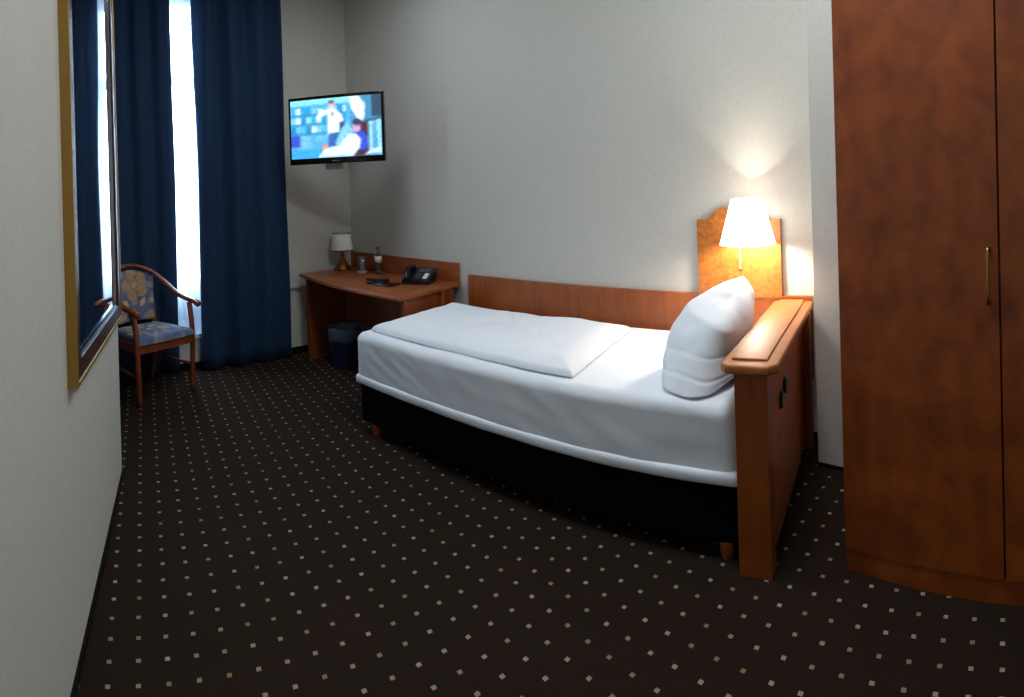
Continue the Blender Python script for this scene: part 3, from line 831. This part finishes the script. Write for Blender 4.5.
def dome(u, v, k=.08):
    e = min(u, 1-u, v, 1-v); t = min(1, e/k); return math.sqrt(max(0, 1-(1-t)**2))
def stop(u, v):
    w = (HW+.005)*(1-v)+.225*v; fr = -.028-.012*math.sin(PI*u)
    return ((2*u-1)*w*(1-.02*(1-dome(u, v))), fr+(DP-.02-fr)*v, .430+.045*dome(u, v)+.012*math.sin(PI*u)*math.sin(PI*v))
def sbot(u, v):
    x, y, z = stop(u, v); return (x, y, .4255)
o = obj('seat', cushion_grid(70, 60, stop, sbot), M['fabric'], ch, smooth=True)
paint(o, lambda c: fabric_col(c.x*1.3+.05, c.y*1.2-.1))
def bk_(u, v, s):
    wdt = .205-.03*(1-v)+.0*v; x = (2*u-1)*wdt
    zt = .895-.055*(2*u-1)**2
    z = .50+(zt-.50)*v
    y = DP-.03+.055*v-.045*(x/.2)**2+.01
    th = .006+.022*dome(u, v, .09)
    return (x, y-th if s else y+th*.6, z)
o = obj('backrest', cushion_grid(64, 64, lambda u, v: bk_(u, v, 1), lambda u, v: bk_(u, v, 0)), M['fabric'], ch, smooth=True)
paint(o, lambda c: fabric_col(-c.x, c.z-.48))

# ------------------------------------------------------------------ light
w = bpy.data.worlds.new('sky'); S.world = w; w.use_nodes = True
nt = w.node_tree; bg = nt.nodes['Background']
tcw = nt.nodes.new('ShaderNodeTexCoord'); spw = nt.nodes.new('ShaderNodeSeparateXYZ'); rpw = nt.nodes.new('ShaderNodeValToRGB')
mrw = nt.nodes.new('ShaderNodeMapRange'); mrw.inputs[1].default_value = -.5; mrw.inputs[2].default_value = .5
nt.links.new(tcw.outputs['Generated'], spw.inputs[0]); nt.links.new(spw.outputs[2], mrw.inputs[0]); nt.links.new(mrw.outputs[0], rpw.inputs[0]); nt.links.new(rpw.outputs[0], bg.inputs[0])
e = rpw.color_ramp.elements      # bright overcast sky above a dim bluish street side
e[0].position = .30; e[0].color = (.003, .008, .016, 1); e[1].position = .43; e[1].color = (.30, .42, .50, 1)
n_ = e.new(.345); n_.color = (.008, .019, .036, 1); n_ = e.new(.60); n_.color = (.58, .80, 1, 1)
bg.inputs[1].default_value = 34
def light(name, kind, loc, energy, col, rot=None, size=None, sy=None, **kw):
    l = bpy.data.lights.new(name, kind); l.energy = energy; l.color = col
    if kind == 'AREA':
        l.shape = 'RECTANGLE' if sy else 'SQUARE'; l.size = size
        if sy: l.size_y = sy
    elif size is not None: l.shadow_soft_size = size
    for k, v in kw.items(): setattr(l, k, v)
    o = bpy.data.objects.new(name, l); C.objects.link(o); o.location = loc
    if rot: o.rotation_euler = rot
    return o
tm = (T0+T1)/2; wc = WC+wn*tm
pt = light('window_portal', 'AREA', (wc.x-.20, wc.y, (SZ0+SZ1)/2), 1, (1, 1, 1), (0, -PI/2, 0), SZ1-SZ0, T1-T0)
pt.data.cycles.is_portal = True
light('bedside_bulb', 'POINT', (LP.x, LP.y, 1.185), 46, (1, .88, .74), size=.045)
# two unseen ceiling lamps, added to raise the general brightness of the room
M['opal'] = emis('opal_glow', (1, .97, .9), 1.5)
for cx_, cy_, en, lb in ((-.5, 1.6, 39, 'added unseen fill lamp on the ceiling above the head of the bed'), (-2.9, 1.9, 16, 'added unseen fill lamp on the ceiling above the window end of the room')):
    cf = empty('added_ceiling_lamp', lb, 'lamp', (cx_, cy_, HZ), group='added ceiling fill lamps')
    b = nb(); lathe(b, [(.17, 0), (.17, -.03), (.15, -.07), (.08, -.10), (.001, -.105)], 32, None, True, False); obj('opal_glass', b, M['opal'], cf, smooth=True)
    light('ceiling_bulb', 'AREA', (cx_, cy_, HZ-.14), en, (.90, .98, 1), (0, 0, 0), .6)

# ------------------------------------------------------------------ camera: cylindrical panorama as the photo
cam = bpy.data.cameras.new('camera'); co = bpy.data.objects.new('camera', cam); C.objects.link(co); S.camera = co
yaw, pit, rol = -.657, .004, -.034
def Rm():
    cy, sy = math.cos(yaw), math.sin(yaw); cp, sp2 = math.cos(pit), math.sin(pit); cr_, sr = math.cos(rol), math.sin(rol)
    Rz = Matrix(((cy, -sy, 0), (sy, cy, 0), (0, 0, 1))); Rx = Matrix(((1, 0, 0), (0, cp, -sp2), (0, sp2, cp))); Ry = Matrix(((cr_, 0, sr), (0, 1, 0), (-sr, 0, cr_)))
    return Ry@Rx@Rz
Rt = Rm().transposed()
right, fwd, up = Rt.col[0], Rt.col[1], Rt.col[2]
mw = Matrix.Identity(4)
for r in range(3):
    mw[r][0] = right[r]; mw[r][1] = up[r]; mw[r][2] = -fwd[r]
co.matrix_world = Matrix.Translation((0, 0, 1.45))@mw
FP = 560
cam.type = 'PANO'; cam.panorama_type = 'CENTRAL_CYLINDRICAL'
cam.central_cylindrical_range_u_min = -512/FP; cam.central_cylindrical_range_u_max = 512/FP
cam.central_cylindrical_range_v_min = -(697-190)/FP; cam.central_cylindrical_range_v_max = 190/FP
cam.central_cylindrical_radius = 1
cam.clip_start = .01

S.view_settings.view_transform = 'Standard'; S.view_settings.look = 'None'
S.view_settings.exposure = 0; S.view_settings.gamma = 1; S.view_settings.use_curve_mapping = False
S.cycles.use_denoising = True
S.cycles.max_bounces = 8; S.cycles.diffuse_bounces = 5; S.cycles.transparent_max_bounces = 16
S.cycles.sample_clamp_indirect = 4
